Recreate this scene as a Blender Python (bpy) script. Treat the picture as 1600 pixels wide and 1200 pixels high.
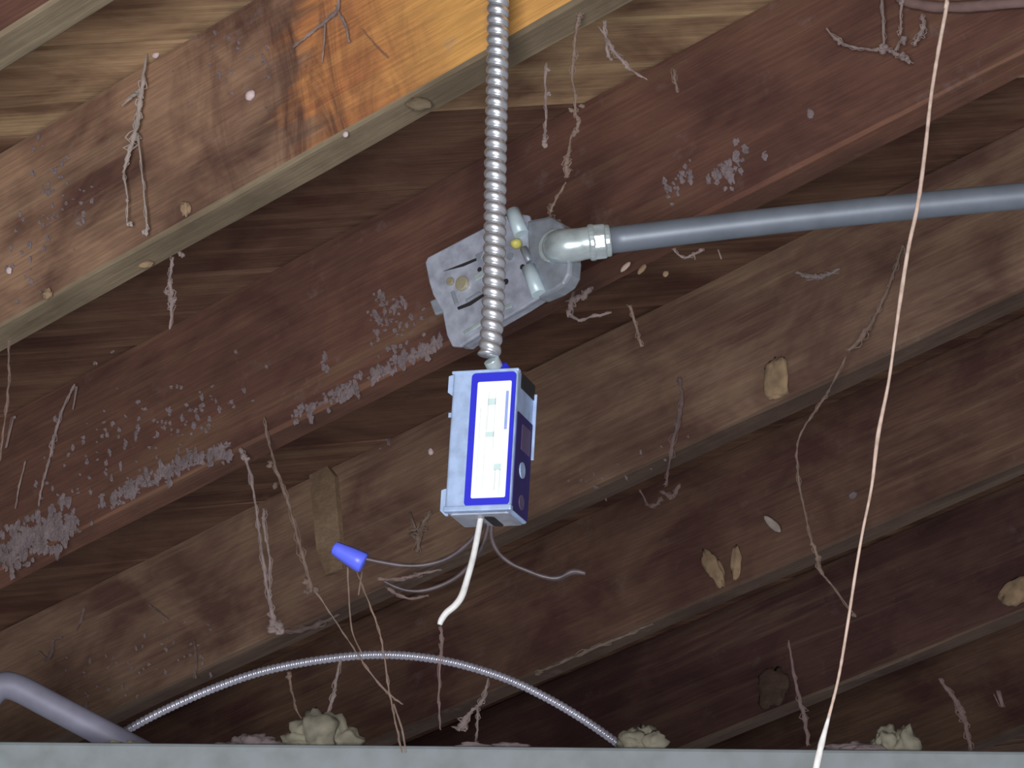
import bpy, bmesh, math, random
from mathutils import Vector, Matrix, noise
random.seed(7)
for o in list(bpy.data.objects): bpy.data.objects.remove(o)
sc = bpy.context.scene
col = sc.collection
# ------------------------------------------------------------------ camera, world, light
F = 4500.0                                   # focal length in pixels of the 1600x1200 frame
PITCH = math.radians(18.274)
CAM = Vector((0, 0, 1.6))
cd = bpy.data.cameras.new('camera'); cam = bpy.data.objects.new('camera', cd); col.objects.link(cam)
cam.location = CAM; cam.rotation_euler = (math.pi/2 + PITCH, 0, 0)
cd.sensor_width = 36; cd.lens = 36*F/1600; cd.clip_start = .05; cd.clip_end = 100
sc.camera = cam
w = bpy.data.worlds.new('world'); sc.world = w; w.use_nodes = True
w.node_tree.nodes['Background'].inputs[0].default_value = (.92, .93, 1.0, 1)
w.node_tree.nodes['Background'].inputs[1].default_value = .21
def area(name, loc, target, size, energy, color):
    l = bpy.data.lights.new(name, 'AREA'); l.energy = energy; l.size = size; l.color = color
    o = bpy.data.objects.new(name, l); col.objects.link(o); o.location = loc
    o.rotation_euler = (Vector(target)-Vector(loc)).to_track_quat('-Z', 'Y').to_euler()
area('area_behind_camera', (-.25, -.9, 1.30), (0, 2.5, 2.35), .8, 112, (.97, .98, 1.0))  # soft area light from behind the camera, its source unseen
vs = sc.view_settings
vs.view_transform = 'Standard'; vs.look = 'None'; vs.exposure = 0; vs.gamma = 1; vs.use_curve_mapping = False

# ------------------------------------------------------------------ frames: the place's own axes
ct, st = math.cos(PITCH), math.sin(PITCH)
UPc = Vector((0, ct, -st)); YVc = Vector((0, -st, -ct))
def c2w(v): return Vector((v.x, v.dot(YVc), v.dot(UPc)))
vd = Vector((-7630, -3752, -F)); Dc = -vd.normalized()
Nc = Vector((400, -2100, -F)).cross(vd).normalized()
if Nc.y < 0: Nc = -Nc
Hc = Nc.cross(Dc).normalized()
D, H, N = c2w(Dc), c2w(Hc), c2w(Nc)          # along a rafter, across the rafters, up out of the roof
C0 = 1.2413                                  # rafter undersides: N.(p-CAM) = C0
DEPTH = .170; THICK = .038
HS = [1.3937, 1.7210, 2.1068, 2.5316, 2.9402, 3.3982]
def ray(x, y): return c2w(Vector((x-800, 600-y, -F)))
def at(x, y, z): return CAM + ray(x, y)*(z/F)
def on_bot(x, y, off=0): r = ray(x, y); return CAM + r*((C0-off)/r.dot(N))
def on_deck(x, y, off=0): r = ray(x, y); return CAM + r*((C0+DEPTH-off)/r.dot(N))
def on_face(x, y, i, off=0): r = ray(x, y); return CAM + r*((HS[i]-off)/r.dot(H))
def on_Y(x, y, Y): r = ray(x, y); return CAM + r*(Y/r.y)

# ------------------------------------------------------------------ helpers
def link(o, parent=None):
    col.objects.link(o)
    if parent: o.parent = parent
    return o
def tag(o, label=None, cat=None, group=None, kind=None):
    if label: o['label'] = label
    if cat: o['category'] = cat
    if group: o['group'] = group
    if kind: o['kind'] = kind
    return o
def mesh(name, verts, faces, mat, parent=None, smooth=False):
    me = bpy.data.meshes.new(name); me.from_pydata([tuple(v) for v in verts], [], faces); me.update()
    bm = bmesh.new(); bm.from_mesh(me); bmesh.ops.recalc_face_normals(bm, faces=bm.faces); bm.to_mesh(me); bm.free()
    for m in (mat if isinstance(mat, (list, tuple)) else [mat]): me.materials.append(m)
    if smooth:
        for p in me.polygons: p.use_smooth = True
    return link(bpy.data.objects.new(name, me), parent)
def empty(name, loc=(0, 0, 0), mw=None):
    o = bpy.data.objects.new(name, None); o.empty_display_size = .02; link(o)
    if mw is not None: o.matrix_world = mw
    else: o.location = loc
    return o
def frame(org, x, y, z):
    m = Matrix.Identity(4)
    for k, a in enumerate((x, y, z, org)):
        for r in range(3): m[r][k] = a[r]
    return m
def spline(pts, n=6):
    if len(pts) < 3 or n < 2: 
        return list(pts)
    out = []
    for i in range(len(pts)-1):
        p0 = pts[max(i-1, 0)]; p1 = pts[i]; p2 = pts[i+1]; p3 = pts[min(i+2, len(pts)-1)]
        for k in range(n):
            t = k/n
            out.append(.5*((2*p1)+(p2-p0)*t+(2*p0-5*p1+4*p2-p3)*t*t+(3*p1-p0-3*p2+p3)*t**3))
    out.append(pts[-1]); return out
def sweep(path, rads, sides=8, rfun=None, caps=True):
    vs_, fs = [], []; up = Vector((0, 1, 0)); t0 = None; s = 0
    nv = None
    for i, p in enumerate(path):
        a = path[max(i-1, 0)]; b = path[min(i+1, len(path)-1)]
        t = (b-a).normalized()
        if nv is None:
            nv = t.orthogonal().normalized()
        else:
            nv = (nv - t*nv.dot(t)).normalized()
        bv = t.cross(nv)
        if i: s += (p-path[i-1]).length
        for k in range(sides):
            th = 2*math.pi*k/sides
            r = rads[i] if rfun is None else rfun(s, th, rads[i])
            vs_.append(p + (nv*math.cos(th)+bv*math.sin(th))*r)
    m = len(path)
    for i in range(m-1):
        for k in range(sides):
            k2 = (k+1) % sides
            fs.append((i*sides+k, i*sides+k2, (i+1)*sides+k2, (i+1)*sides+k))
    if caps:
        fs.append(tuple(range(sides-1, -1, -1))); fs.append(tuple((m-1)*sides+k for k in range(sides)))
    return vs_, fs
def box(cx, cy, cz, sx, sy, sz):
    v = [(cx+sx*i/2, cy+sy*j/2, cz+sz*k/2) for i in (-1, 1) for j in (-1, 1) for k in (-1, 1)]
    f = [(0, 1, 3, 2), (4, 6, 7, 5), (0, 4, 5, 1), (2, 3, 7, 6), (0, 2, 6, 4), (1, 5, 7, 3)]
    return v, f
def bevel(o, wd, seg=2):
    m = o.modifiers.new('b', 'BEVEL'); m.width = wd; m.segments = seg; m.limit_method = 'ANGLE'; return o
def bx(name, c, s, mat, parent, bev=0, seg=2):
    o = mesh(name, *box(*c, *s), mat, parent)
    if bev: bevel(o, bev, seg)
    return o
def prism(outline, z0, z1):
    n = len(outline)
    v = [(x, y, z0) for x, y in outline]+[(x, y, z1) for x, y in outline]
    f = [tuple(range(n-1, -1, -1)), tuple(range(n, 2*n))]+[(i, (i+1) % n, n+(i+1) % n, n+i) for i in range(n)]
    return v, f
def blob(c, rx, ry, rz, ax=None, rough=.35, sub=2, sd=0, sq=0):
    """a lumpy clump as verts and faces, axes ax (3 vectors)"""
    bm = bmesh.new(); bmesh.ops.create_icosphere(bm, subdivisions=sub, radius=1)
    ax = ax or (Vector((1, 0, 0)), Vector((0, 1, 0)), Vector((0, 0, 1)))
    off = Vector((sd*3.7, sd*1.3, sd*7.1)); vv = []
    for v in bm.verts:
        p = v.co; q = p*(1+rough*(noise.noise(p*1.3+off)*1.3+noise.noise(p*3.1+off)*.8))
        if sq: q = q*(1+sq*(1/max(abs(p.x), abs(p.y), abs(p.z))-1))
        vv.append(c+ax[0]*q.x*rx+ax[1]*q.y*ry+ax[2]*q.z*rz)
    ff = [tuple(x.index for x in f.verts) for f in bm.faces]; bm.free()
    return vv, ff
def join(lst):
    V, Fs = [], []
    for v, f in lst:
        b = len(V); V += list(v); Fs += [tuple(i+b for i in q) for q in f]
    return V, Fs

# ------------------------------------------------------------------ materials
def srgb(r, g, b):
    f = lambda c: (c/255/12.92 if c/255 <= .04045 else ((c/255+.055)/1.055)**2.4)
    return (f(r), f(g), f(b), 1)
def nodes(name):
    m = bpy.data.materials.new(name); m.use_nodes = True
    nt = m.node_tree; return m, nt, nt.nodes['Principled BSDF']
def nd(nt, t, **kw):
    n = nt.nodes.new(t)
    for k, v in kw.items():
        if k.startswith('i_'): n.inputs[k[2:]].default_value = v
        else: setattr(n, k, v)
    return n
def plain(name, colr, rough=.6, metal=0., vary=.15, scale=60, bump=0., alpha=1., dirt=None):
    m, nt, p = nodes(name); L = nt.links.new
    tc = nd(nt, 'ShaderNodeTexCoord'); nz = nd(nt, 'ShaderNodeTexNoise'); nz.inputs['Scale'].default_value = scale; nz.inputs['Detail'].default_value = 5
    L(tc.outputs['Object'], nz.inputs['Vector'])
    mx = nd(nt, 'ShaderNodeMix', data_type='RGBA')
    c2 = dirt or tuple(c*(1-vary*2.2) for c in colr[:3])+(1,)
    mx.inputs[6].default_value = c2; mx.inputs[7].default_value = tuple(min(1, c*(1+vary*.6)) for c in colr[:3])+(1,)
    rp = nd(nt, 'ShaderNodeMapRange'); rp.inputs[1].default_value = .3; rp.inputs[2].default_value = .62
    L(nz.outputs[0], rp.inputs[0]); L(rp.outputs[0], mx.inputs[0]); L(mx.outputs[2], p.inputs['Base Color'])
    p.inputs['Roughness'].default_value = rough; p.inputs['Metallic'].default_value = metal
    p.inputs['Alpha'].default_value = alpha
    if bump:
        b = nd(nt, 'ShaderNodeBump'); b.inputs['Strength'].default_value = bump; b.inputs['Distance'].default_value = .002
        L(nz.outputs[0], b.inputs['Height']); L(b.outputs[0], p.inputs['Normal'])
    return m
def wood(name, dark, mid, light, fresh=None, grain=(1.1, 26, 26), dust=.25, streak_x=None):
    m, nt, p = nodes(name); L = nt.links.new
    tc = nd(nt, 'ShaderNodeTexCoord'); oi = nd(nt, 'ShaderNodeObjectInfo')
    ml = nd(nt, 'ShaderNodeMath', operation='MULTIPLY'); ml.inputs[1].default_value = 37.
    L(oi.outputs['Random'], ml.inputs[0])
    av = nd(nt, 'ShaderNodeVectorMath', operation='ADD'); L(tc.outputs['Object'], av.inputs[0]); L(ml.outputs[0], av.inputs[1])
    def nz(scale, sc3, detail=5, rough=.6, dist=0.):
        mp = nd(nt, 'ShaderNodeMapping'); mp.inputs['Scale'].default_value = sc3; L(av.outputs[0], mp.inputs['Vector'])
        n = nd(nt, 'ShaderNodeTexNoise'); n.inputs['Scale'].default_value = scale; n.inputs['Detail'].default_value = detail
        n.inputs['Roughness'].default_value = rough; n.inputs['Distortion'].default_value = dist
        L(mp.outputs[0], n.inputs['Vector']); return n.outputs[0]
    def rng(s, a, b, lo=0., hi=1.):
        r = nd(nt, 'ShaderNodeMapRange'); r.inputs[1].default_value = a; r.inputs[2].default_value = b
        r.inputs[3].default_value = lo; r.inputs[4].default_value = hi; L(s, r.inputs[0]); return r.outputs[0]
    def mix(f, a, b, mode='MIX'):
        x = nd(nt, 'ShaderNodeMix', data_type='RGBA', blend_type=mode)
        for s, k in ((f, 0), (a, 6), (b, 7)):
            if isinstance(s, (tuple, float, int)): x.inputs[k].default_value = s
            else: L(s, x.inputs[k])
        return x.outputs[2]
    def math_(op, a, b):
        x = nd(nt, 'ShaderNodeMath', operation=op)
        for s, k in ((a, 0), (b, 1)):
            if isinstance(s, (float, int)): x.inputs[k].default_value = s
            else: L(s, x.inputs[k])
        return x.outputs[0]
    g = nz(1.6, grain, 6, .65, .6); bl = nz(7, (1, 1.6, 1.6), 4, .6, .4); fine = nz(5, (3, 60, 60), 4, .7)
    c = mix(rng(bl, .38, .62), dark, mid)
    c = mix(math_('MULTIPLY', rng(g, .48, .72), rng(nz(4, (1, 1, 1), 3), .35, .65)), c, light)
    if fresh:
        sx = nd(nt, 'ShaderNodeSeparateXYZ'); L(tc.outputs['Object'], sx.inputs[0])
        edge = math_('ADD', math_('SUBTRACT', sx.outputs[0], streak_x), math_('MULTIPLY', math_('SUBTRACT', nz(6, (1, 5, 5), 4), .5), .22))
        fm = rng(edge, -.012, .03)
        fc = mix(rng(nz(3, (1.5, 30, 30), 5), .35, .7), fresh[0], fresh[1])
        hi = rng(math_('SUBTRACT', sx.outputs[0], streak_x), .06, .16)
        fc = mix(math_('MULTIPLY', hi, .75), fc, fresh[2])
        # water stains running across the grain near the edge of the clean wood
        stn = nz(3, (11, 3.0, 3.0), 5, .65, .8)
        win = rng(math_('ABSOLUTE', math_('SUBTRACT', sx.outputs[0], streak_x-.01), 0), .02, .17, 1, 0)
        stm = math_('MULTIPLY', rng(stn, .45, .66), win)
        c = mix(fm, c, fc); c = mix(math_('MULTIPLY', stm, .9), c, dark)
    c = mix(math_('MULTIPLY', rng(fine, .40, .62, .28, 0), 1.), c, tuple(x*.45 for x in dark[:3])+(1,))
    dm = math_('MULTIPLY', rng(nz(22, (1, 1, 1), 6, .7), .60, .72), dust)
    c = mix(dm, c, srgb(140, 124, 122))
    L(c, p.inputs['Base Color']); p.inputs['Roughness'].default_value = .8; p.inputs['Specular IOR Level'].default_value = .25
    b = nd(nt, 'ShaderNodeBump'); b.inputs['Strength'].default_value = .4; b.inputs['Distance'].default_value = .003
    L(math_('ADD', g, math_('MULTIPLY', fine, .5)), b.inputs['Height']); L(b.outputs[0], p.inputs['Normal'])
    return m
M = {}
M['rafter'] = wood('rafter_wood', srgb(78, 50, 45), srgb(104, 72, 60), srgb(120, 92, 72), dust=.2)
M['rafter_far'] = wood('rafter_wood_dark', srgb(74, 47, 43), srgb(104, 78, 64), srgb(126, 102, 80), dust=.15)
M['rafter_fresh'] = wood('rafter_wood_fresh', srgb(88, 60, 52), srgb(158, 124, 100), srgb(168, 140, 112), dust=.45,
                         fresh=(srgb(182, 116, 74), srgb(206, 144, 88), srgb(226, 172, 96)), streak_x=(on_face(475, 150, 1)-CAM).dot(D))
M['rafter_olive'] = wood('rafter_wood_olive', srgb(88, 62, 54), srgb(128, 102, 84), srgb(146, 122, 98), dust=.1)
M['rafter_deep'] = wood('rafter_wood_deep', srgb(62, 38, 37), srgb(82, 56, 50), srgb(106, 84, 68), dust=.1)
M['under'] = wood('rafter_underside_grey', srgb(106, 92, 74), srgb(136, 120, 98), srgb(158, 142, 116), dust=.5)
M['under_red'] = wood('rafter_underside_red', srgb(90, 60, 50), srgb(118, 80, 64), srgb(128, 98, 78), dust=.2)
M['under_far'] = wood('rafter_underside_brown', srgb(76, 58, 48), srgb(98, 78, 66), srgb(122, 104, 90), dust=.3)
M['deck'] = wood('deck_wood', srgb(88, 59, 50), srgb(120, 90, 73), srgb(150, 120, 94), grain=(1.0, 20, 20), dust=.1)
M['deck_lit'] = wood('deck_wood_lit', srgb(124, 94, 74), srgb(198, 164, 128), srgb(222, 194, 148), grain=(1.0, 20, 20), dust=.1)  # lit copy of the deck wood: extra light put into the colour
M['cleat'] = wood('cleat_wood', srgb(112, 90, 72), srgb(142, 118, 96), srgb(158, 136, 112), grain=(2, 30, 30), dust=.2)
M['galv'] = plain('galvanized', srgb(150, 156, 166), .42, .35, .08, 120, .05)
M['boxmetal'] = plain('box_galvanized', srgb(176, 198, 234), .40, .25, .10, 90, .05)
M['jbmetal'] = plain('junction_galvanized', srgb(168, 172, 186), .42, .2, .16, 70, .12)
M['shiny'] = plain('flex_metal', srgb(228, 230, 236), .34, .85, .05, 200)
M['flexdull'] = plain('cable_armour', srgb(200, 198, 214), .33, .6, .08, 120)
M['cast'] = plain('cast_zinc', srgb(196, 208, 210), .28, .45, .10, 80, .05)
M['bar'] = plain('clamp_zinc', srgb(204, 222, 230), .42, .2, .06, 80)
M['emt'] = plain('pipe_grey', srgb(114, 121, 132), .48, .25, .07, 40, .03)
M['emtlilac'] = plain('pipe_dusty', srgb(140, 138, 156), .6, .15, .06, 40, .03)
M['beam'] = plain('beam_paint', srgb(140, 147, 151), .6, 0, .06, 30, .1, dirt=srgb(128, 134, 134))
M['blue'] = plain('label_blue', srgb(34, 38, 200), .7, 0, .04)
M['navy'] = plain('label_navy', srgb(44, 30, 100), .75, 0, .12)
M['navy2'] = plain('label_mauve', srgb(96, 80, 116), .5, 0, .1)
M['white'] = plain('label_white', srgb(250, 250, 250), .5, 0, .0)
M['printgrey'] = plain('print_grey', srgb(222, 230, 226), .5, 0, .05)
M['printteal'] = plain('print_teal', srgb(206, 228, 226), .5, 0, .05)
M['printblue'] = plain('print_blue', srgb(150, 168, 228), .5, 0, .05)
M['dark'] = plain('dark_gap', srgb(34, 28, 30), .8, 0, .1)
M['wirewhite'] = plain('wire_white', srgb(216, 214, 212), .4, 0, .08, 120)
M['wiredark'] = plain('wire_dark', srgb(74, 62, 64), .45, 0, .2, 90, dirt=srgb(50, 40, 42))
M['nutblue'] = plain('nut_blue', srgb(92, 106, 240), .4, 0, .03)
M['yellow'] = plain('nut_yellow', srgb(214, 206, 110), .4, 0, .05)
M['brass'] = plain('screw_brass', srgb(186, 178, 150), .35, .5, .1)
M['string'] = plain('string', srgb(196, 172, 158), .9, 0, .12, 150, dirt=srgb(170, 146, 132))
M['stringend'] = plain('string_end', srgb(226, 222, 220), .9, 0, .08, 150)
M['web'] = plain('cobweb', srgb(164, 146, 142), .95, 0, .15, 90, alpha=.5)
M['webtan'] = plain('cobweb_tan', srgb(146, 124, 112), .95, 0, .15, 90, alpha=.5)
M['webfaint'] = plain('cobweb_faint', srgb(138, 116, 112), .95, 0, .15, 90, alpha=.36)
M['webbright'] = plain('cobweb_bright', srgb(182, 168, 160), .95, 0, .1, 90, alpha=.62)
M['dust'] = plain('dust_grey', srgb(140, 124, 126), .95, 0, .12, 60, alpha=.6)
M['mud'] = plain('mud_tan', srgb(142, 118, 92), .95, 0, .15, 70, .4)
M['fluff'] = plain('fluff', srgb(132, 126, 110), .95, 0, .15, 60, .4)
M['egg'] = plain('egg_sac', srgb(206, 184, 184), .8, 0, .06, 120)
M['dustycable'] = plain('dusty_cable', srgb(116, 92, 88), .9, 0, .1, 60, .2)

# ------------------------------------------------------------------ roof deck of diagonal boards
ceil = empty('ceiling', mw=frame(CAM+N*(C0+DEPTH), D, H, N)); tag(ceil, 'dark stained plank roof deck above the rafters', kind='structure')
dmid = 0.0
U0, U1, V0, V1 = -4.0, 1.2, .75, 4.6
def clip(poly, a, b, c_):   # keep a*x+b*y<=c_
    out = []
    for i, p in enumerate(poly):
        q = poly[(i+1) % len(poly)]; fp = a*p[0]+b*p[1]-c_; fq = a*q[0]+b*q[1]-c_
        if fp <= 0: out.append(p)
        if fp*fq < 0:
            t = fp/(fp-fq); out.append((p[0]+(q[0]-p[0])*t, p[1]+(q[1]-p[1])*t))
    return out
ANG = math.radians(47); ca, sa = math.cos(ANG), math.sin(ANG); BW = .142
# board axes: along (ca,sa), across (-sa,ca)
def board_at(x, y):
    p = on_deck(x, y)-CAM; return math.floor((-sa*p.dot(D)+ca*p.dot(H))/BW)
pale = {board_at(*q) for q in ((120, 95), (240, 30), (1080, 20))}  # boards coloured brighter to stand in for light reaching the deck there
for k in range(-30, 62):
    cx = k*BW
    poly = [(ca*s*8-sa*(cx+e), sa*s*8+ca*(cx+e)) for s, e in ((-1, 0), (1, 0), (1, BW-.004), (-1, BW-.004))]
    dC = CAM.dot(D)
    for a, b, c_ in ((1, 0, U1), (-1, 0, -U0), (0, 1, V1), (0, -1, -V0)): 
        if poly: poly = clip(poly, a, b, c_)
    if len(poly) < 3: continue
    ox = sum(p[0] for p in poly)/len(poly); oy = sum(p[1] for p in poly)/len(poly)
    # local frame: x along the board so that grain runs with it
    lp = [((p[0]-ox)*ca+(p[1]-oy)*sa, -(p[0]-ox)*sa+(p[1]-oy)*ca) for p in poly]
    dz = random.uniform(0, .004)
    o = mesh('board', *prism(lp, dz, .022), M['deck_lit' if k in pale else 'deck'], ceil)
    o.location = (ox, oy, 0); o.rotation_euler = (0, 0, ANG)

# ------------------------------------------------------------------ rafters
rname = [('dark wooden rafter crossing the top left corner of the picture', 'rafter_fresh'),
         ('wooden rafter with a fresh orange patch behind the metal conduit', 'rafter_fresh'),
         ('dusty dark rafter behind the open junction box, pale cobweb crust along its edge', 'rafter'),
         ('brown rafter just below and right of the blue labelled box', 'rafter_far'),
         ('dark rafter crossing the lower right, fourth from the top', 'rafter_far'),
         ('very dark rafter meeting the beam just left of the string, fifth from the top', 'rafter_far')]
def rafter(hpos, idx, side, under, label):
    L0, L1 = -3.95, 1.15; ns = 100; V, Fs, mi = [], [], []
    rnd = random.Random(idx*11+3)
    for s in range(ns+1):
        x = L0+(L1-L0)*s/ns
        j = lambda k_: noise.noise(Vector((x*5, k_*3.1, idx*7.7)))*.0022+noise.noise(Vector((x*23, k_*5.1, idx*3.7)))*.0008
        prof = [(0+j(0), .003), (.003, 0+j(1)), (THICK-.003, 0+j(2)), (THICK+j(3), .003), (THICK+j(3), DEPTH), (0+j(0), DEPTH)]
        V += [(x, a, b) for a, b in prof]
    P = 6
    for s in range(ns):
        for k_ in range(P):
            Fs.append((s*P+k_, s*P+(k_+1) % P, (s+1)*P+(k_+1) % P, (s+1)*P+k_)); mi.append(1 if k_ in (0, 1, 2) else 0)
    Fs += [tuple(range(P)), tuple(ns*P+k_ for k_ in range(P))]; mi += [0, 0]
    me = bpy.data.meshes.new('rafter'); me.from_pydata(V, [], Fs)
    me.materials.append(M[side]); me.materials.append(M[under])
    for p, q in zip(me.polygons, mi): p.material_index = q
    me.update(); bm = bmesh.new(); bm.from_mesh(me); bmesh.ops.recalc_face_normals(bm, faces=bm.faces); bm.to_mesh(me); bm.free()
    o = link(bpy.data.objects.new('rafter', me))
    o.matrix_world = frame(CAM+H*hpos+N*C0, D, H, N)
    return tag(o, label, 'rafter', 'roof rafters')
und = ['under', 'under', 'under_red', 'under_far', 'under_far', 'under_far']
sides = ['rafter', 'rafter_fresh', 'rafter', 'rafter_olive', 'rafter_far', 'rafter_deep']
RAF = [rafter(HS[i], i, sides[i], und[i], rname[i][0]) for i in range(6)]
rafter(3.86, 7, 'rafter_far', 'under_far', 'farthest rafter, lowest one, just above the grey beam at the lower right corner')

def part_world(o, parent):
    """parent a world-space mesh without moving it"""
    o.parent = parent; o.matrix_parent_inverse = parent.matrix_world.inverted(); return o
bpy.context.view_layer.update()

# nailed cleat on the fourth rafter (pale vertical strip left of the wire)
pts = [on_face(x, y, 3, .001) for x, y in ((488, 735), (510, 722), (528, 745), (541, 890), (515, 900), (500, 860))]
o3 = CAM+H*HS[3]+N*C0
lp = [((p-o3).dot(D), (p-o3).dot(N)) for p in pts]
V, Fs = prism(lp, 0, .008)
cl = mesh('cleat', [o3-H*z+D*x+N*y for x, y, z in V], Fs, M['cleat']); part_world(cl, RAF[3]); cl['label'] = 'pale weathered strip on the rafter face'

# ------------------------------------------------------------------ grey beam along the bottom
bl, br = at(-700, 1151, 2.9), at(2300, 1180, 2.9)
mid = (bl+br)/2; xa = (br-bl).normalized(); za = Vector((0, 0, 1)); ya = za.cross(xa).normalized(); za = xa.cross(ya)
bm_e = mesh('trim_1', *box(0, .045, -.075, (br-bl).length, .09, .15), M['beam']); bm_e.matrix_world = frame(mid, xa, ya, za)
bevel(bm_e, .004); tag(bm_e, 'light grey painted beam running along the bottom of the picture', kind='structure')
def beam_top(px): # point on the beam's top near its front edge
    t = (px+700)/3000; return bl+(br-bl)*t
def clump(px, wpx, hpx, label, mat='fluff', n=7, back=.03, sd=0):
    s = 2.92/F; b = beam_top(px)+ya*back; L = []; rr = random.Random(sd)
    for k_ in range(n):
        dx = rr.uniform(-.5, .5); hh = hpx*s*(1-1.3*abs(dx)**1.3)*rr.uniform(.6, 1)
        r = rr.uniform(.18, .3)*wpx*s
        L.append(blob(b+xa*dx*wpx*s*.8+ya*rr.uniform(-.01, .015)+za*(hh*.4), r, r*.8, max(hh*.55, .004), rough=.4, sub=3, sd=sd+k_*1.7))
    o = mesh('dust_clump', *join(L), M[mat], smooth=True)
    return tag(o, label, 'dust clump', 'dust clumps lying on the beam')
clump(515, 110, 84, 'pale olive dust clump on the beam under the arched cable', sd=1)
clump(385, 90, 30, 'low grey dust heap on the beam left of the olive clump', 'dust', sd=2)
clump(1005, 80, 64, 'pale yellowish dust clump where the arched cable meets the beam', sd=3)
clump(1405, 70, 72, 'rounded grey dust clump on the beam at far right', 'fluff', sd=4)
clump(1325, 110, 28, 'low flat dust heap on the beam beside the hanging string', 'dust', sd=5)
clump(185, 60, 14, 'small crumb of dust on the beam by the lilac pipe', 'fluff', n=5, sd=6)
clump(780, 120, 14, 'thin dust line on the beam below the wires', 'dust', n=6, sd=9)

# ------------------------------------------------------------------ pipes and cables
def tubeobj(name, pts, r, mat, label, cat, sides=12, n=6, group=None, rfun=None, smooth=True):
    path = spline(pts, n); rads = [r]*len(path) if not isinstance(r, (list, tuple)) else r
    o = mesh(name, *sweep(path, rads, sides, rfun), mat, smooth=smooth)
    if label: tag(o, label, cat, group)
    return o
# lilac-grey pipe, lower left, with its bend
z = 3.06; rp = 21.5*z/F
tubeobj('conduit_pipe', [at(-190, 1275, z), at(-60, 1135, z), at(-25, 1098, z), at(-8, 1078, z), at(8, 1071, z), at(30, 1076, z), at(70, 1097, z), at(140, 1134, z), at(240, 1187, z), at(330, 1234, z)], rp, M['emtlilac'],
        'lilac grey bent pipe rising over the beam at lower left', 'pipe', 20, 6)
# arched armoured cable
z = 3.22
arc = [(60, 1240), (120, 1188), (205, 1137), (260, 1108), (330, 1077), (400, 1052), (470, 1036), (540, 1026), (600, 1023), (660, 1027), (720, 1038), (790, 1060), (850, 1088), (910, 1123), (970, 1165), (1020, 1205), (1060, 1240)]
def resample(path, step):
    out = [path[0]]; acc = 0
    for a, b in zip(path, path[1:]):
        l = (b-a).length; t = step-acc
        while t <= l: out.append(a+(b-a)*(t/l)); t += step
        acc = (acc+l) % step
    return out
def ridged(pitch, amp):
    def f(s, th, r):
        u = (s/pitch+th/(2*math.pi)) % 1
        return r-amp+amp*abs(math.sin(math.pi*u))**.7
    return f
pa = resample(spline([at(x, y, z) for x, y in arc], 8), .0009)
rc = 7.2*z/F
tag(mesh('armoured_cable', *sweep(pa, [rc]*len(pa), 10, ridged(7.6*z/F, rc*.28)), M['flexdull'], smooth=True), 'thin ribbed metal cable arching above the grey beam', 'cable')

# vertical flexible conduit
YB = 2.03
fx = [(779, -60), (778, 0), (777, 120), (774, 260), (773, 380), (771, 460), (768, 520), (764, 556)]
zf = lambda y: 2.14+(690-y)*2.14/F*.325
def to_deck(p, off=.0):                       # the point of the deck plumb above p
    return p+Vector((0, 0, 1))*((C0+DEPTH-off-(p-CAM).dot(N))/N.z)
cpts = [at(x, y, zf(y)) for x, y in fx]
pf = resample(spline([to_deck(cpts[0])]+cpts, 8), .00075)
rf = 18.2*2.2/F
tag(mesh('flexible_conduit', *sweep(pf, [rf]*len(pf), 20, ridged(17.6*2.2/F, rf*.30)), M['shiny'], smooth=True), 'shiny ribbed metal conduit hanging straight down to the blue labelled box', 'conduit')

# ------------------------------------------------------------------ hanging box with the blue label
fc = at(752, 687, 2.14)
yaw, roll = math.radians(-18.5), math.radians(3.2)
Rm = Matrix.Rotation(roll, 4, 'Y') @ Matrix.Rotation(yaw, 4, 'Z')
S = 2.14/F
Wb, Hb, Db = .0515, .1100, .041
hb = empty('electrical_box', mw=Matrix.Translation(fc) @ Rm)
tag(hb, 'small metal electrical box with blue bordered white label hanging from the ribbed conduit', 'electrical box')
bx('body', (0, Db/2, 0), (Wb, Db, Hb), M['boxmetal'], hb, .0022, 3)
bx('rim', (0, .002, -Hb/2+.0022), (Wb+.0016, .006, .0044), M['boxmetal'], hb, .001)
bx('rim', (0, .002, Hb/2-.0012), (Wb+.0016, .006, .0024), M['boxmetal'], hb, .0008)
def rrect(w_, h_, r, cx=0, cy=0, seg=4):
    out = []
    for sx_, sy_, a0 in ((1, 1, 0), (-1, 1, 90), (-1, -1, 180), (1, -1, 270)):
        for q in range(seg+1):
            a = math.radians(a0+90*q/seg); out.append((cx+sx_*(w_/2-r)+r*math.cos(a), cy+sy_*(h_/2-r)+r*math.sin(a)))
    return out
def plate(name, outline, t0, t1, mat, parent, face='front'):
    v, f = prism(outline, t0, t1)
    if face == 'front': v = [(x, -z_, y) for x, y, z_ in v]           # outwards is -y
    elif face == 'right': v = [(Wb/2+z_, x, y) for x, y, z_ in v]     # outwards is +x
    elif face == 'bottom': v = [(x, y, -Hb/2-z_) for x, y, z_ in v]
    return mesh(name, v, f, mat, parent)
lab = plate('label', rrect(.0352, .1035, .003, .0072, .0005), 0, .0006, M['blue'], hb); lab['label'] = 'blue bordered label'
plate('label_panel', rrect(.0268, .0905, .0012, .0082, -.0002), .0006, .0009, M['white'], lab)
def pr(x, y, w_, h_, m): plate('print', [(x-w_/2, y-h_/2), (x+w_/2, y-h_/2), (x+w_/2, y+h_/2), (x-w_/2, y+h_/2)], .0009, .0011, M[m], lab)
pr(-.0015, -.006, .0007, .062, 'printgrey'); pr(.0035, -.010, .0006, .056, 'printgrey'); pr(.0042, .022, .0008, .030, 'printgrey'); pr(.0098, .014, .0008, .046, 'printgrey')
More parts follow.
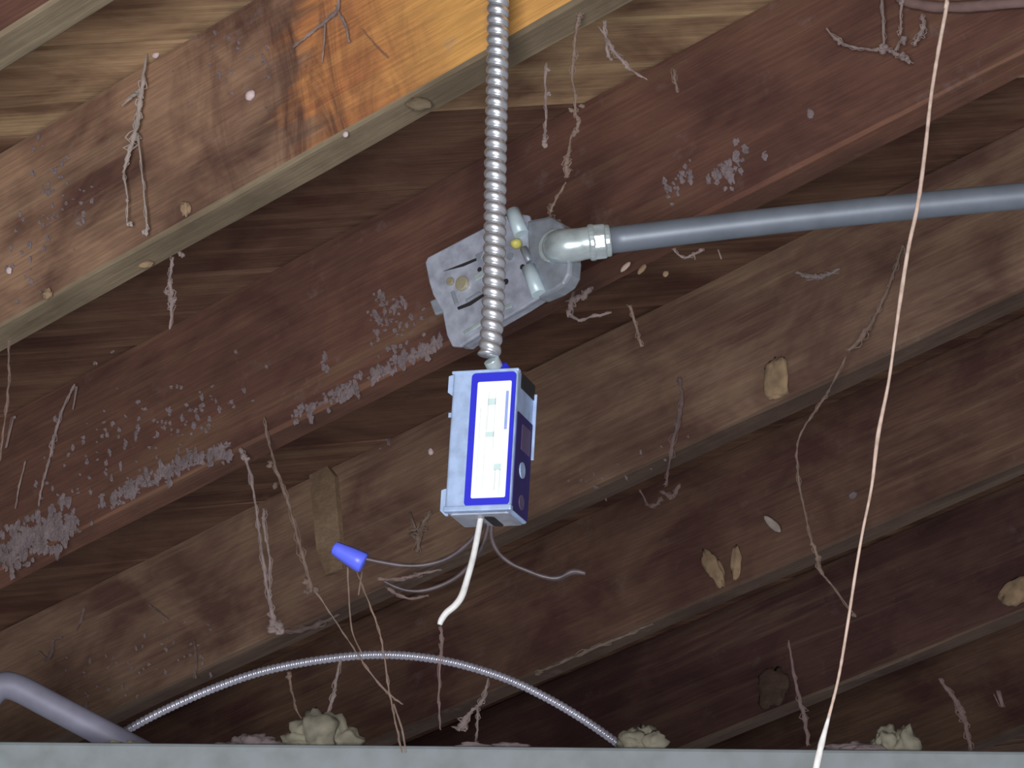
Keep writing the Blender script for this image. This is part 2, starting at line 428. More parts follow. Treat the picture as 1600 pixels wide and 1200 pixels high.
pr(.0068, .029, .0064, .0052, 'printteal'); pr(.0068, .0035, .0064, .004, 'printteal'); pr(.0188, .022, .0022, .030, 'printblue')
pr(.0142, -.022, .0058, .005, 'printteal'); pr(.0128, -.032, .0012, .016, 'printgrey'); pr(.0165, -.034, .0012, .02, 'printgrey')
# right side
side = plate('side_label', rrect(.036, .076, .0015, .0215, -.0155), 0, .0005, M['navy'], hb, 'right'); side['label'] = 'dark navy side label'
plate('side_print', rrect(.020, .020, .001, .025, .006), .0005, .0008, M['navy2'], side, 'right')
plate('side_panel', rrect(.032, .012, .001, .024, .048), 0, .0005, M['dark'], hb, 'right')
def ell(cx, cy, a, b, n=16): return [(cx+a*math.cos(2*math.pi*q/n), cy+b*math.sin(2*math.pi*q/n)) for q in range(n)]
plate('knockout', ell(.020, -.019, .006, .0062), .0005, .0014, M['boxmetal'], hb, 'right')
plate('knockout', ell(.023, -.043, .006, .0058), .0005, .0010, M['navy2'], hb, 'right')
bx('back_flange', (Wb/2+.001, Db-.001, .021), (.003, .0016, .052), M['boxmetal'], hb, .0005)
# ears on the left, bottom plate, slot
for zc, hh in ((.0465, .017), (-.045, .021)):
    o = plate('ear', [(-Wb/2-.0065, zc-hh*.3), (-Wb/2-.0065, zc+hh*.45), (-Wb/2-.004, zc+hh/2), (-Wb/2, zc+hh/2), (-Wb/2, zc-hh/2), (-Wb/2-.002, zc-hh/2)], -.010, -.0085, M['boxmetal'], hb)
bx('ear', (-Wb/2-.003, .011, .024), (.005, .0015, .0035), M['boxmetal'], hb)
plate('bottom_plate', rrect(Wb-.006, Db-.008, .002, 0, Db/2+.001), 0, .0012, M['jbmetal'], hb, 'bottom')
plate('wire_slot', rrect(.008, .026, .003, .005, Db/2+.004), .0012, .0016, M['dark'], hb, 'bottom')
# connector on top
def cyl(name, p0, p1, r, mat, parent, sides=20, r2=None, smooth=True):
    path = [p0, p0.lerp(p1, .5), p1]; rr = [r, (r+(r2 or r))/2, r2 or r]
    o = mesh(name, *sweep(path, rr, sides), mat, smooth=False); bevel(o, r*.08, 2)
    if parent: part_world(o, parent) if parent.type else None
    return o
bpy.context.view_layer.update()
topc = hb.matrix_world @ Vector((.006, .012, Hb/2))
endc = pf[-1]
cyl('conduit_connector', topc, topc.lerp(endc, .75), .0062, M['cast'], hb)
cyl('lock_nut', topc+Vector((.001, 0, 0)), topc+(endc-topc)*.28, .0098, M['blue'], hb, 6)

# wires
def wire(name, px, y0, r, mat, label, zoff=None, cat='wire', group='loose wires under the box'):
    base = hb.matrix_world @ Vector((.002, Db/2, -Hb/2-.001))
    n = len(px); pts = []
    for k_, (x, y) in enumerate(px):
        pts.append(on_Y(x, y, y0[k_] if isinstance(y0, list) else y0))
    path = spline(pts, 8); rr = []
    for k_ in range(len(path)):
        t = k_/(len(path)-1)*(n-1); i = min(int(t), n-2); f_ = t-i
        rr.append((r[i]*(1-f_)+r[i+1]*f_ if isinstance(r, list) else r)*2.1/F)
    o = mesh(name, *sweep(path, rr, 10), mat, smooth=True); return tag(o, label, cat, group)
yb = fc.y
wire('wire', [(757, 790), (752, 806), (746, 838), (739, 872), (730, 905), (722, 930), (712, 945), (698, 957), (690, 968), (687, 976)], yb+.018, [4.5, 4.8, 5, 5, 5.2, 5.6, 5.6, 5.4, 5, 4], M['wirewhite'],
     'white insulated wire hanging below the box with hooked end')
w1 = wire('wire', [(764, 806), (748, 830), (728, 852), (700, 872), (668, 882), (636, 884), (605, 880), (575, 874), (552, 868)], yb+.03, 4.2, M['wiredark'],
     'dark wire curving left from the box to a blue wire nut')
a, b = on_Y(568, 880, yb+.03), on_Y(521, 855, yb+.03)
px1 = 2.08/F
pth = [a.lerp(b, t) for t in (-.02, .02, .25, .5, .8, .95, 1.)]
nut = mesh('wire_nut', *sweep(pth, [14*px1, 17*px1, 16*px1, 14.5*px1, 12*px1, 11*px1, 8*px1], 16, lambda s, th, r: r*(1+.05*math.cos(th*8))), M['nutblue'], smooth=True)
bpy.context.view_layer.update(); part_world(nut, w1); nut['label'] = 'blue twist-on wire nut'
wire('wire', [(766, 806), (758, 840), (745, 868), (722, 895), (695, 912), (665, 922), (640, 923), (618, 917), (600, 908)], yb+.036, [4, 4, 4, 3.8, 3.6, 3.4, 3, 2.5, 2], M['wiredark'],
     'thinner dark wire looping under the wire with the blue nut')
wire('wire', [(770, 806), (768, 838), (778, 862), (798, 880), (825, 892), (850, 901), (872, 903), (895, 893), (915, 896)], yb+.036, [4, 4, 3.6, 3.4, 3.2, 4, 5, 5.5, 3], M['wiredark'],
     'short dusty dark wire curling right from the box underside')

# ------------------------------------------------------------------ open junction box by the second rafter with its elbow and pipe
ZJ = at(780, 430, 1).y
PJ = at(780, 430, 2.50)                       # the plate's plane, parallel to the rafter's face
hj = (PJ-CAM).dot(H)
def onj(x, y, off=0): r = ray(x, y); return CAM+r*((hj-off)/r.dot(H))
oj = onj(780, 430)
jb = empty('junction_box', mw=frame(oj, D, N, -H))      # local x along the rafter, y up, z towards the room
def loc(x, y, off=0):
    p = onj(x, y, off)-oj; return Vector((p.dot(D), p.dot(N), off))
tag(jb, 'open grey metal junction box hung beside the rafter behind the ribbed conduit', 'junction box')
def jplate(name, px, z0, z1, mat, parent=jb, bev=.0012):
    o = mesh(name, *prism([tuple(loc(x, y, z1)[:2]) for x, y in px], z0, z1), mat, parent)
    if bev: bevel(o, bev)
    return o
body_px = [(664, 410), (668, 402), (775, 346), (798, 332), (826, 336), (842, 400), (846, 462), (815, 482), (770, 508), (718, 542), (706, 541), (698, 524), (691, 487), (676, 460), (670, 440)]
jplate('box_plate', body_px, -.004, 0, M['jbmetal'])
jplate('box_shell', [(x+3 if x < 750 else x-3, y+3 if y < 420 else y-4) for x, y in body_px], -.022, -.004, M['jbmetal'])
jplate('boss_plate', [(822, 344), (858, 337), (876, 348), (888, 372), (892, 405), (890, 428), (882, 443), (866, 454), (838, 466), (826, 440)], -.016, .002, M['galv'], bev=.003)
jplate('tab', [(671, 470), (690, 463), (697, 486), (679, 492)], -.006, -.002, M['galv'])
def jcyl(name, a, b, rpx, mat, off, sides=16, parent=jb):
    p, q = loc(*a, off), loc(*b, off); s = 2.48/F
    o = mesh(name, *sweep([p, p.lerp(q, .5), q], [rpx*s]*3, sides), mat, parent, smooth=False)
    for f_ in o.data.polygons:
        if len(f_.vertices) == 4: f_.use_smooth = True
    return o
jcyl('clamp_bar', (801, 330), (815, 367), 12, M['bar'], .004)
jcyl('clamp_bar', (826, 418), (842, 460), 11.5, M['bar'], .004)
jcyl('clamp_bar', (818, 388), (828, 410), 6, M['galv'], .003)
def jblob(name, x, y, rx, ry, mat, off=.004, rough=.1, lz=.004):
    s = 2.48/F; o = mesh(name, *blob(loc(x, y, off), rx*s, ry*s, lz, rough=rough, sd=x), mat, jb, smooth=True); return o
o = jblob('wire_nut', 807, 381, 9, 7.5, M['yellow'], .006, .15, .006); o['label'] = 'yellow wire nut'
# screw: disc with a ring
def jdisc(name, x, y, r0, mat, z0, z1, n=18, parent=jb):
    c = loc(x, y, z1); s = 2.48/F
    return mesh(name, *prism([(c.x+r0*s*math.cos(2*math.pi*q/n), c.y+r0*s*math.sin(2*math.pi*q/n)) for q in range(n)], z0, z1), mat, parent)
bevel(jdisc('screw', 720, 442, 12, M['brass'], 0, .004), .001); bevel(jdisc('screw', 702, 439, 7, M['brass'], 0, .003), .001)
jdisc('knockout', 796, 400, 6, M['galv'], 0, .002); jdisc('screw_hole', 816, 417, 4.5, M['dark'], 0, .0008); jdisc('screw_hole', 749, 421, 4, M['dark'], 0, .0006); jdisc('screw_hole', 790, 440, 5, M['dark'], 0, .0006)
jplate('groove', [(716, 484), (735, 477), (757, 462), (756, 458), (733, 472), (714, 480)], 0, .0006, M['dark'], bev=0)
jplate('strip', [(703, 456), (708, 454), (716, 475), (710, 478)], 0, .002, M['galv']); jplate('strip', [(726, 468), (748, 454), (751, 459), (729, 473)], 0, .002, M['galv'])
jplate('strip', [(722, 518), (750, 501), (756, 505), (726, 524)], 0, .0022, M['cast']); jplate('strip', [(738, 430), (752, 422), (756, 432), (742, 440)], 0, .0025, M['cast'])
jplate('strip', [(742, 398), (758, 390), (752, 405), (744, 407)], 0, .0015, M['galv']); jplate('groove', [(692, 424), (724, 416), (760, 400), (759, 397), (722, 412)], 0, .0005, M['dark'], bev=0)
jplate('strip', [(786, 478), (798, 473), (800, 480), (788, 484)], 0, .002, M['cast'])

# elbow fitting and straight pipe
el = empty('elbow_fitting', loc=oj); tag(el, 'shiny cast metal elbow joining the junction box to the grey pipe', 'elbow fitting')
bpy.context.view_layer.update()
zj = (oj-CAM).dot(c2w(Vector((0, 0, -1))))
ZP = 2.455; sp = ZP/F
pe0, pe1 = at(945, 376.5, ZP), at(1700, 295.5, ZP+.0)
pdir = (pe1-pe0).normalized()
bc = onj(868, 386, .0)
base = bc
ctr = at(879, 385, ZP)
path = spline([base+H*.004, base.lerp(ctr, .55), ctr.lerp(base, .08)+pdir*.003, ctr+pdir*.012, at(915, 380, ZP), at(928, 378.5, ZP)], 6)
nR = len(path); rr = [(25.5+1.5*math.sin(math.pi*min(1, k_/(nR*.7))))*sp for k_ in range(nR)]
part_world(mesh('elbow_body', *sweep(path, rr, 24), M['cast'], smooth=True), el)
def ring(name, p, dr, wd, r, mat, sides=24):
    o = mesh(name, *sweep([p-dr*wd/2, p+dr*wd/2], [r, r], sides), mat, smooth=False); bevel(o, r*.12, 3); part_world(o, el); return o
ring('base_ring', base-H*.003, -H, .006, 27.5*sp, M['cast'])
ring('coupling_nut', at(936, 377.5, ZP), pdir, .012, 29.5*sp, M['cast'], 8)
ring('collar', at(925, 378.8, ZP), pdir, .006, 29*sp, M['cast'])
ring('collar', at(948, 376.2, ZP), pdir, .007, 25.5*sp, M['cast'])
tubeobj('conduit_pipe', [at(950, 376, ZP), at(1200, 346, ZP), at(1450, 320, ZP), at(1700, 297, ZP), at(2100, 262, ZP), at(2500, 228, ZP)], 21*sp, M['emt'], 'straight grey metal pipe running right from the elbow fitting', 'pipe', 24, 6)

# ------------------------------------------------------------------ hanging string
spx = [(1486, -40), (1480, 5), (1467, 75), (1455, 150), (1445, 240), (1434, 320), (1420, 385), (1408, 460), (1398, 530), (1388, 600), (1372, 680), (1362, 760), (1348, 830), (1336, 900), (1323, 985), (1310, 1060), (1295, 1120), (1283, 1165), (1272, 1215), (1262, 1260)]
srd = [4, 4.2, 4.2, 3.8, 4.2, 4.4, 4, 4.4, 3, 3.2, 4.4, 3, 2.8, 3, 3, 2.8, 3.2, 6.5, 7, 6]
pts = [on_Y(x, y, 1.95-.0*(y)) for x, y in spx]
sdir = (pts[0]-pts[2]).normalized()
pts = [pts[0]+sdir*((C0+DEPTH-(pts[0]-CAM).dot(N))/sdir.dot(N))]+pts; srd = [4]+srd
path = spline(pts, 8); rr = []
for k_ in range(len(path)):
    t = k_/8; i = min(int(t), len(srd)-2); f_ = t-i; rr.append((srd[i]*(1-f_)+srd[i+1]*f_)*2.05/F*.8*(1+.18*noise.noise(Vector((k_*.9, 0, 0)))))
cut = 8*17
so = mesh('hanging_string', *sweep(path[:cut+1], rr[:cut+1], 8), M['string'], smooth=True)
tag(so, 'long thin pale string hanging down the right side in front of the pipe', 'string')
se = mesh('string_end', *sweep(path[cut:], rr[cut:], 8), M['stringend'], so, smooth=True); se['label'] = 'whiter thicker lower end'

# dusty cable at the top right
tubeobj('dusty_cable', [on_face(x, y, 2, .012) for x, y in ((1405, -4), (1430, 6), (1470, 11), (1530, 9), (1600, 3), (1680, -6), (1900, -40), (2150, -120))], 9*2.4/F, M['dustycable'], 'dusty pinkish cable along the rafter at the top right corner', 'cable', 10,
        rfun=lambda s, th, r: r*(1+.25*noise.noise(Vector((s*60, math.cos(th), math.sin(th))))))

# ------------------------------------------------------------------ cobwebs, dust, small bits
def plane_fn(spec):
    k_ = spec[0]
    if k_ == 'f': return lambda x, y: on_face(x, y, spec[1], spec[2] if len(spec) > 2 else .006)
    if k_ == 'Y': return lambda x, y: on_Y(x, y, spec[1])
    if k_ == 'b':                                   # hangs plumb from the rafters' underside at this pixel
        Y = on_bot(spec[1], spec[2], .004).y-.004; return lambda x, y: on_Y(x, y, Y)
    if k_ == 'h': Yh = on_face(spec[2], spec[3], spec[1], .006).y; return lambda x, y: on_Y(x, y, Yh)
    if k_ == 'd': return lambda x, y: on_deck(x, y, .01)
def web(label, px, r, spec, mat='web', knots=(), fuzz=.5, branches=()):
    fn = plane_fn(spec)
    lst = []; base_depth = (fn(*px[0])-CAM).dot(c2w(Vector((0, 0, -1)))); s = base_depth/F
    def strand(px, r):
        P = spline([fn(x, y) for x, y in px], 7); n = len(px); rr = []
        sd = random.random()*99
        for k_ in range(len(P)):
            t = k_/max(1, len(P)-1)*(n-1); i = min(int(t), n-2); f_ = t-i
            q = r[i]*(1-f_)+r[i+1]*f_ if isinstance(r, (list, tuple)) else r
            rr.append(max(.5, q*(1+fuzz*1.6*noise.noise(Vector((k_*.55, sd, 0)))))*s)
            P[k_] = P[k_]+Vector((noise.noise(Vector((k_*.5, sd, 3))), 0, noise.noise(Vector((k_*.5, sd, 9)))))*q*.5*s
        big = max(rr)/s
        lst.append(sweep(P, [q*(.62 if big > 2.4 else .85) for q in rr], 6))
        if big > 2.4:                                # loose filaments around the core
            for w_ in range(4):
                z0 = random.random()*200; Q = []
                for k_, p in enumerate(P):
                    v = Vector((noise.noise(Vector((k_*.33, z0, 1))), noise.noise(Vector((k_*.33, z0, 5))), noise.noise(Vector((k_*.33, z0, 8)))*.6))
                    Q.append(p+v*2.1*rr[k_])
                lst.append(sweep(Q, [max(.55*s, .16*q) for q in rr], 5))
    strand(px, r)
    for b_px, b_r in branches: strand(b_px, b_r)
    for (x, y, q) in knots:
        for w_ in range(4):
            lst.append(blob(fn(x+random.uniform(-.45, .45)*q, y+random.uniform(-.5, .5)*q), q*s*random.uniform(.35, .65), q*s*.4, q*s*random.uniform(.35, .7), rough=.7, sub=2, sd=x*.01+y+w_*3.3))
    o = mesh('cobweb', *join(lst), M[mat], smooth=True)
    return tag(o, label, 'cobweb', 'dusty cobwebs')
web('thick grey cobweb streak on the rafter at upper left', [(229, 85), (223, 130), (218, 165), (212, 205), (201, 240), (193, 270)], [2, 6, 6.5, 7, 6, 2.5], ('f', 1, .013), 'webbright', branches=[([(221, 140), (205, 152), (190, 165)], [6, 4, 2]), ([(216, 210), (221, 260), (226, 315), (230, 360)], [2.5, 2, 2.5, 3.5]), ([(193, 270), (199, 310), (198, 350)], [2.5, 2, 1.5])], knots=[(227, 362, 6), (199, 312, 4), (202, 350, 6)])
web('pale cobweb rope slanting across the orange patch edge', [(529, -6), (527, 15), (508, 34), (482, 54), (458, 74)], [4, 5, 4.5, 4, 2], ('f', 1), branches=[([(508, 36), (506, 70), (503, 98)], [2, 1.8, 1.5]), ([(527, 15), (540, 40), (545, 66)], [3, 3, 2])])
web('hair-thin cobweb thread on the orange wood', [(565, 45), (583, 66), (606, 90)], 1.6, ('f', 1), 'webfaint')
web('knobbly cobweb hanging under the long grey rafter edge at left', [(270, 402), (265, 435), (267, 462), (268, 485), (265, 514)], [3, 4, 7, 4, 2.5], ('b', 270, 402), 'web', knots=[(283, 398, 7), (262, 458, 6), (269, 468, 6)])
web('two joined white cobweb tufts left of centre', [(152, 497), (148, 522), (143, 545), (160, 553), (177, 545), (186, 520)], [2.5, 2, 5, 2, 5, 1.5], ('f', 2), 'web', knots=[(142, 545, 9), (176, 546, 7), (149, 567, 4)])
web('long thin cobweb thread at the left picture edge', [(13, 530), (14, 570), (12, 620), (6, 670), (0, 720)], [1.8, 2, 2, 2, 2], ('Y', 2.4), 'webtan')
web('slanting cobweb thread crossing the dusty rafter at left', [(117, 600), (98, 640), (84, 685), (78, 715), (66, 758), (60, 790)], [2.5, 3.5, 4, 4, 2.5, 1.5], ('f', 2), 'web', branches=[([(40, 720), (30, 760), (24, 795)], [1.5, 2, 1.5]), ([(120, 604), (114, 640)], [3, 1.5]), ([(22, 652), (10, 700)], [3, 2])], knots=[(22, 653, 4), (82, 690, 5)])
web('forked cobweb with heavy white foot left of the blue nut', [(376, 700), (392, 745), (401, 800), (407, 850), (416, 905), (424, 950), (430, 978)], [5, 4, 2.5, 3.5, 4, 5, 8], ('h', 2, 376, 700), 'web', knots=[(430, 980, 12), (438, 988, 9), (383, 715, 8)], branches=[([(412, 795), (414, 835), (421, 870), (421, 930)], [4, 3, 2.5, 3])])
web('long ragged cobweb strand between the forked web and blue nut', [(414, 652), (419, 690), (436, 745), (450, 785), (464, 835), (478, 885), (486, 925)], [2, 3, 5, 4, 3.5, 4, 5], ('h', 2, 414, 652), 'webtan', knots=[(424, 725, 7), (480, 912, 9), (494, 922, 6), (432, 758, 7), (478, 925, 6)])
web('thin crossing cobweb threads trailing below the blue nut', [(556, 890), (576, 940), (592, 985), (600, 1025), (608, 1080), (618, 1128), (628, 1175)], [1.4, 1.6, 2.1, 2.1, 2.1, 2.2, 2.2], ('Y', 2.12), 'webtan', branches=[([(543, 886), (545, 930), (550, 985), (566, 1022)], [1.8, 1.6, 1.6, 1.1]), ([(494, 925), (524, 970), (552, 1012), (578, 1050), (606, 1082), (628, 1100)], [1.4, 1.4, 2, 2, 2, 2.5]), ([(566, 892), (560, 930)], [2, 1.3]), ([(615, 1100), (628, 1140), (634, 1175)], [2, 2, 2])], fuzz=.3)
web('faint hazy cobweb sheet between the dark wires', [(590, 905), (625, 905), (655, 897), (690, 890)], [3, 6, 4, 2], ('Y', 2.1), 'webfaint', branches=[([(605, 920), (640, 935), (670, 930)], [3, 3, 2])])
web('cobweb thread dropping from the arched cable at its left', [(452, 1050), (456, 1078), (463, 1108), (476, 1130)], [3, 2, 2, 1.5], ('Y', 2.9), 'webtan', knots=[(452, 1055, 6)])
web('short frayed cobweb under the top of the arched cable', [(532, 1030), (525, 1065), (520, 1090), (508, 1125)], [2, 4, 5, 2.5], ('Y', 2.9), 'web')
web('faint cobweb trailing beneath the white hooked wire', [(689, 978), (690, 1010), (687, 1050), (686, 1100), (688, 1140)], [2.5, 5, 2, 2.5, 1.5], ('Y', 2.11), 'webfaint', knots=[(685, 1098, 4)])
web('fuzzy cobweb clump hanging right of the cable crown near the beam', [(763, 1060), (754, 1095), (738, 1110), (724, 1130), (714, 1142)], [2.5, 4, 4, 9, 7], ('Y', 2.95), 'web', branches=[([(746, 1105), (746, 1130), (744, 1160)], [3, 3, 4])])
web('beaded cobweb string dangling right of the ribbed conduit', [(907, 20), (904, 30), (899, 55), (897, 85), (894, 120), (899, 150), (899, 175), (904, 190), (900, 205)], [5, 5, 3.5, 4.5, 4, 3.5, 3.5, 5, 6], ('b', 907, 20), 'webtan', knots=[(906, 26, 5), (898, 90, 5), (910, 167, 5), (893, 172, 5), (899, 208, 7)], branches=[([(893, 210), (889, 235), (886, 252), (886, 278)], [1.5, 3, 8, 4]), ([(884, 285), (872, 305), (860, 330)], [2, 2, 4])])
web('thin cobweb thread with round end beside the ribbed conduit', [(854, 98), (852, 135), (853, 170), (852, 200), (851, 222)], [2.5, 2.3, 2.5, 2.5, 5], ('b', 854, 98), 'web', knots=[(851, 224, 7.5), (856, 108, 5), (858, 147, 4)])
web('ragged slanting cobweb right of the beaded strand', [(945, 32), (946, 55), (958, 78), (975, 98), (984, 108), (1010, 124)], [3.5, 4.5, 4, 5, 4, 2], ('b', 945, 32), 'web', branches=[([(948, 60), (950, 85), (957, 94)], [3, 4, 4]), ([(936, 43), (945, 55)], [2, 3])])
web('short lone cobweb tail on dark wood at top centre', [(1053, 108), (1055, 128), (1059, 144)], [3, 4, 3], ('b', 1053, 108), 'webtan')
web('cobweb garland with hanging knots at upper right', [(1291, 44), (1310, 64), (1335, 74), (1362, 78), (1385, 78), (1405, 88), (1422, 98)], [2.5, 4, 3, 4, 6, 5, 4], ('f', 2, .02), 'web', branches=[([(1378, -5), (1380, 35), (1381, 75)], [3, 3, 4]), ([(1409, -5), (1407, 30), (1407, 55)], [5, 2.5, 4]), ([(1440, 22), (1443, 40), (1437, 55), (1428, 70)], [2, 6, 6, 3]), ([(1405, 65), (1400, 80)], [3, 3])], knots=[(1410, 62, 9), (1380, 76, 9), (1414, 88, 8), (1312, 66, 5), (1409, 2, 6)])
web('spindly cobweb loop between pipe and string at right', [(1411, 382), (1400, 415), (1387, 450), (1370, 488), (1350, 522), (1326, 548)], [2.5, 3, 3.5, 4.5, 6, 4], ('h', 3, 1411, 382), 'webtan', branches=[([(1323, 555), (1300, 600), (1288, 622), (1264, 655), (1247, 690), (1246, 730), (1254, 785), (1266, 840), (1274, 860), (1282, 892), (1300, 915), (1336, 962)], [1.2, 2, 3, 2, 2.8, 2.6, 2.4, 2, 5, 4.5, 1.8, 1.6]), ([(1411, 384), (1416, 402), (1418, 415)], [3, 3, 3])], knots=[(1278, 873, 6), (1335, 960, 5)])
web('white flat cobweb smudge on the rafter below the pipe', [(1243, 425), (1262, 432), (1280, 432), (1295, 428), (1312, 420)], [2, 7, 8, 5, 3], ('f', 3), 'web', fuzz=.7)
web('little cobweb leg hanging below the tan deck strip', [(984, 478), (991, 500), (998, 525), (1002, 542)], [5, 3.5, 3, 4], ('Y', 2.45), 'webtan')
web('faint long cobweb with tangled end right of the blue box', [(1062, 590), (1065, 632), (1052, 690), (1044, 735), (1040, 758)], [4, 4.5, 4, 3, 3], ('f', 3), 'webfaint', branches=[([(1000, 765), (1012, 788), (1022, 790), (1036, 778)], [2, 2.5, 5, 4]), ([(1034, 768), (1050, 775), (1062, 758)], [5, 5, 5])])
web('dim cobweb streak hanging to the beam left of the string', [(1232, 1000), (1240, 1050), (1250, 1095), (1258, 1125), (1262, 1165)], [2, 4, 5, 6, 4], ('Y', 2.9), 'webfaint')
web('dim cobweb streak with swollen middle at lower right', [(1468, 1060), (1490, 1090), (1503, 1110), (1510, 1140), (1518, 1175)], [3, 6, 10, 5, 3], ('Y', 2.9), 'webfaint', branches=[([(1560, 1080), (1567, 1105)], [6, 3])])
web('grey cobweb tangle under the right corner of the junction box', [(925, 448), (912, 462), (895, 468), (890, 480), (888, 495)], [4, 8, 6, 8, 3], ('Y', 2.45), 'web', branches=[([(890, 490), (905, 500), (925, 495), (955, 488)], [3, 3.5, 3, 2]), ([(895, 455), (890, 475)], [4, 5])])
web('small cobweb loop clinging beneath the grey pipe', [(1052, 388), (1060, 398), (1072, 402), (1086, 396), (1098, 390)], [2, 2.5, 3, 3, 2], ('Y', 2.33), 'web', branches=[([(1084, 396), (1086, 406)], [2.5, 1.5]), ([(1122, 390), (1127, 405)], [1.5, 1.5])])
web('crooked cobweb wisp left of the blue labelled box', [(606, 628), (614, 640), (616, 655), (607, 674)], [3.5, 3.5, 4, 3], ('f', 3), 'webtan')
web('fuzzy tan cobweb tuft below left corner of the blue box', [(672, 798), (660, 822), (655, 838), (652, 862)], [3, 7, 9, 4], ('f', 3), 'webtan', branches=[([(640, 800), (650, 828)], [3, 6]), ([(655, 845), (642, 835)], [5, 5])])
web('squiggly cobweb on the lower left rafter above the lilac pipe', [(62, 1018), (74, 1031), (82, 1014), (84, 1000), (97, 996)], [2.5, 4, 3.5, 2.5, 2.5], ('f', 3), 'webfaint')
web('pinkish cobweb tail on top of the elbow fitting', [(862, 318), (858, 330), (860, 338), (868, 344), (876, 345)], [2, 5, 4, 3.5, 2], ('Y', 2.33), 'webtan')
web('thin cobweb thread at left above the lilac pipe', [(132, 950), (126, 970), (119, 985)], 2.2, ('f', 3), 'webfaint')
web('short slanting cobweb thread above the left part of the arched cable', [(232, 945), (247, 955), (262, 968)], 2, ('f', 3), 'webfaint')
web('short upright cobweb wisp above where pipe and arched cable meet', [(303, 1000), (306, 1030), (305, 1060)], [1.5, 3, 1.5], ('f', 3), 'webfaint')
web('dust ledge of cobweb along the fourth rafter lower edge', [(840, 1050), (880, 1034), (930, 1012), (975, 994), (1020, 975)], [5, 3, 4.5, 3, 2], ('f', 4, .004), 'webtan', knots=[(841, 1050, 7)])
web('grey dust ledge hanging from the third rafter below the deck strip', [(430, 985), (470, 985), (505, 972), (530, 960)], [3, 6, 5, 2], ('f', 3, .01), 'webfaint')

# dust crust on the second rafter's dusty face: uncountable specks
def dust(parent, i, strips, seed, mat='dust', nm='cobweb_dust'):
    rr = random.Random(seed); lst = []
    for (pts, wd, n, size) in strips:
        n = int(n*2.2); size *= .72
        for q in range(n):
            t = rr.random()*(len(pts)-1); k_ = min(int(t), len(pts)-2); f_ = t-k_
            x = pts[k_][0]*(1-f_)+pts[k_+1][0]*f_+rr.gauss(0, wd*.35); y = pts[k_][1]*(1-f_)+pts[k_+1][1]*f_+rr.gauss(0, wd*.5)
            s = rr.uniform(.4, 1.2)*size*2.5/F; p = on_face(x, y, i, .0012)
            a = rr.uniform(.5, 2.2)
            lst.append(blob(p, s, s*a, .0015, (D, N, H), rough=.7, sub=2, sd=rr.random()*50))
    o = mesh(nm, *join(lst), M[mat]); part_world(o, parent); o['kind'] = 'stuff'; o['label'] = 'pale grey cobweb dust crust'
    return o
bpy.context.view_layer.update()
dust(RAF[2], 2, [([(0, 868), (40, 850), (75, 832), (118, 815)], 34, 85, 9), ([(160, 788), (230, 752), (300, 718), (358, 705)], 14, 95, 7),
     ([(450, 655), (510, 628), (560, 600)], 12, 34, 7), ([(580, 588), (640, 556), (690, 533)], 12, 40, 7),
     ([(590, 470), (610, 520), (660, 490)], 36, 26, 6), ([(60, 780), (200, 690), (380, 640)], 70, 30, 4.5), ([(120, 700), (330, 620)], 60, 22, 5), ([(505, 560), (510, 575)], 8, 5, 6)], 3)
dust(RAF[2], 2, [([(1120, 275), (1145, 270), (1160, 235)], 18, 22, 6), ([(1040, 305), (1060, 290), (1085, 262)], 16, 12, 5), ([(1265, 178), (1268, 180)], 5, 4, 6), ([(1190, 245), (1200, 240)], 6, 4, 4)], 5)
dust(RAF[3], 3, [([(560, 690), (620, 670)], 20, 8, 4), ([(360, 770), (385, 768)], 6, 9, 6), ([(900, 760), (1100, 700)], 30, 8, 4), ([(100, 1080), (330, 1000)], 50, 24, 4)], 6)
dust(RAF[1], 1, [([(60, 240), (120, 330), (20, 430)], 60, 30, 4), ([(300, 60), (420, 130)], 60, 14, 3.5)], 8)

# egg sacs, mud lumps, chips: single small things
def lump(name, x, y, rx, ry, spec, mat, label, cat, group=None, rough=.3, depth=None, rot=0, sq=0):
    fn = plane_fn(spec); p = fn(x, y); s = (p-CAM).dot(c2w(Vector((0, 0, -1))))/F
    X, Z, Yv = (D, N, H) if spec[0] == 'f' else (Vector((1, 0, 0)), Vector((0, 0, 1)), Vector((0, 1, 0)))
    a, b = X*math.cos(rot)+Z*math.sin(rot), Z*math.cos(rot)-X*math.sin(rot)
    o = mesh(name, *blob(p, rx*s, ry*s, (depth or min(rx, ry)*.7)*s, (a, b, Yv), rough=rough, sub=3, sd=x*.37, sq=sq), M[mat], smooth=True)
    return tag(o, label, cat, group)
g = 'small pale egg sacs on the rafters'
lump('egg_sac', 243, 85, 7, 7, ('f', 1, .003), 'egg', 'round whitish egg sac beside the thick cobweb streak', 'egg sac', g, .08)
lump('egg_sac', 391, 149, 9.5, 8.5, ('f', 1, .003), 'egg', 'largest pale egg sac on the brown rafter at upper left', 'egg sac', g, .1)
lump('egg_sac', 540, 210, 5, 5, ('f', 1, .003), 'egg', 'tiny bright egg sac at the foot of the orange patch', 'egg sac', g, .05)
lump('egg_sac', 48, 140, 4, 9, ('f', 1, .003), 'egg', 'narrow pale egg sac near the left picture edge', 'egg sac', g, .1)
lump('egg_sac', 14, 423, 5, 6, ('f', 1, .003), 'egg', 'dull egg sac low on the rafter at the left edge', 'egg sac', g, .2)
lump('egg_sac', 1333, 774, 7, 6, ('f', 4, .003), 'dust', 'dull grey egg sac just left of the string', 'egg sac', g, .2)
lump('egg_sac', 673, 706, 5, 6, ('f', 3, .003), 'egg', 'small pale egg sac left of the box label', 'egg sac', g, .2)
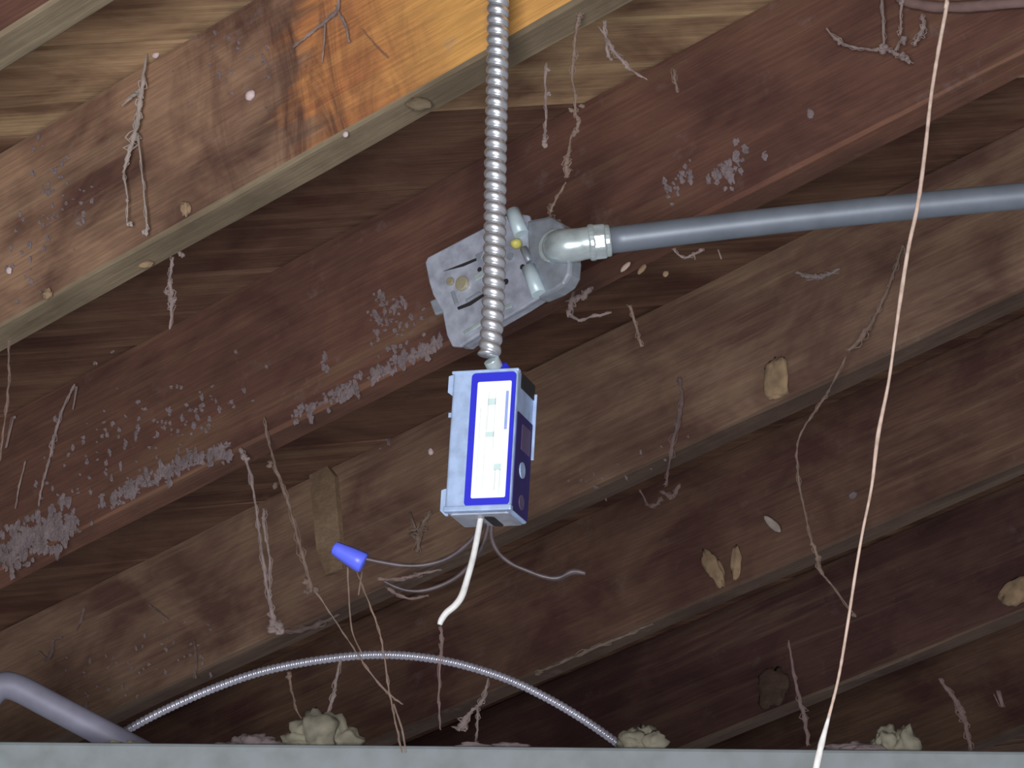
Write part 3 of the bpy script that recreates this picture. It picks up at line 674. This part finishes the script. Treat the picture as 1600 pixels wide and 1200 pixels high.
g = 'tan mud lumps stuck on the wood'
lump('mud_lump', 1212, 590, 19, 30, ('f', 3, .004), 'mud', 'squarish tan mud lump on the rafter left of the string', 'mud lump', g, .25, 5, -.15, .8)
lump('mud_lump', 1116, 888, 13, 30, ('f', 4, .004), 'mud', 'left of two dull tan mud smears low on the rafter', 'mud lump', g, .4, 5, .25)
lump('mud_lump', 1150, 880, 9, 24, ('f', 4, .004), 'mud', 'right thinner of two dull tan mud smears on the rafter', 'mud lump', g, .4, 5, -.35)
lump('mud_lump', 1592, 925, 34, 20, ('f', 5, .004), 'mud', 'broad tan mud lump at the right picture edge', 'mud lump', g, .4, 8)
lump('mud_lump', 1205, 1075, 26, 34, ('f', 5, .004), 'under_far', 'large faint brown mud patch above the beam left of the string', 'mud lump', g, .4, 6, -.4)
lump('mud_lump', 655, 163, 20, 10, ('b', 655, 163), 'under', 'greyish knot of mud on the underside of the long rafter', 'mud lump', g, .2, 8)
lump('mud_lump', 228, 413, 11, 5, ('b', 228, 413), 'mud', 'flat pale chip under the long rafter at left', 'mud lump', g, .3, 4, .2)
lump('mud_lump', 290, 326, 8, 14, ('f', 1, .004), 'mud', 'tan crumb where the rafter face meets its underside', 'mud lump', g, .4, 6)
lump('mud_lump', 74, 460, 8, 9, ('f', 1, .004), 'mud', 'tan crumb on the left end of the long rafter', 'mud lump', g, .4, 6)
g = 'pale wood chips caught below the pipe'
lump('wood_chip', 977, 417, 11, 4.5, ('f', 2, .006), 'string', 'bright pale wood chip under the pipe near the elbow', 'wood chip', g, .15, 3, .3)
lump('wood_chip', 1003, 421, 10, 4.5, ('f', 2, .006), 'mud', 'dull wood chip right of the bright one below the pipe', 'wood chip', g, .15, 3, .45)
lump('wood_chip', 1040, 428, 5, 5, ('f', 2, .006), 'mud', 'small square wood crumb farthest right under the pipe', 'wood chip', g, .15, 3)
lump('husk', 1207, 819, 6.5, 20, ('f', 4, .02), 'webbright', 'pale leaf-shaped husk caught on the dark rafter', 'husk', None, .12, 3, .55)
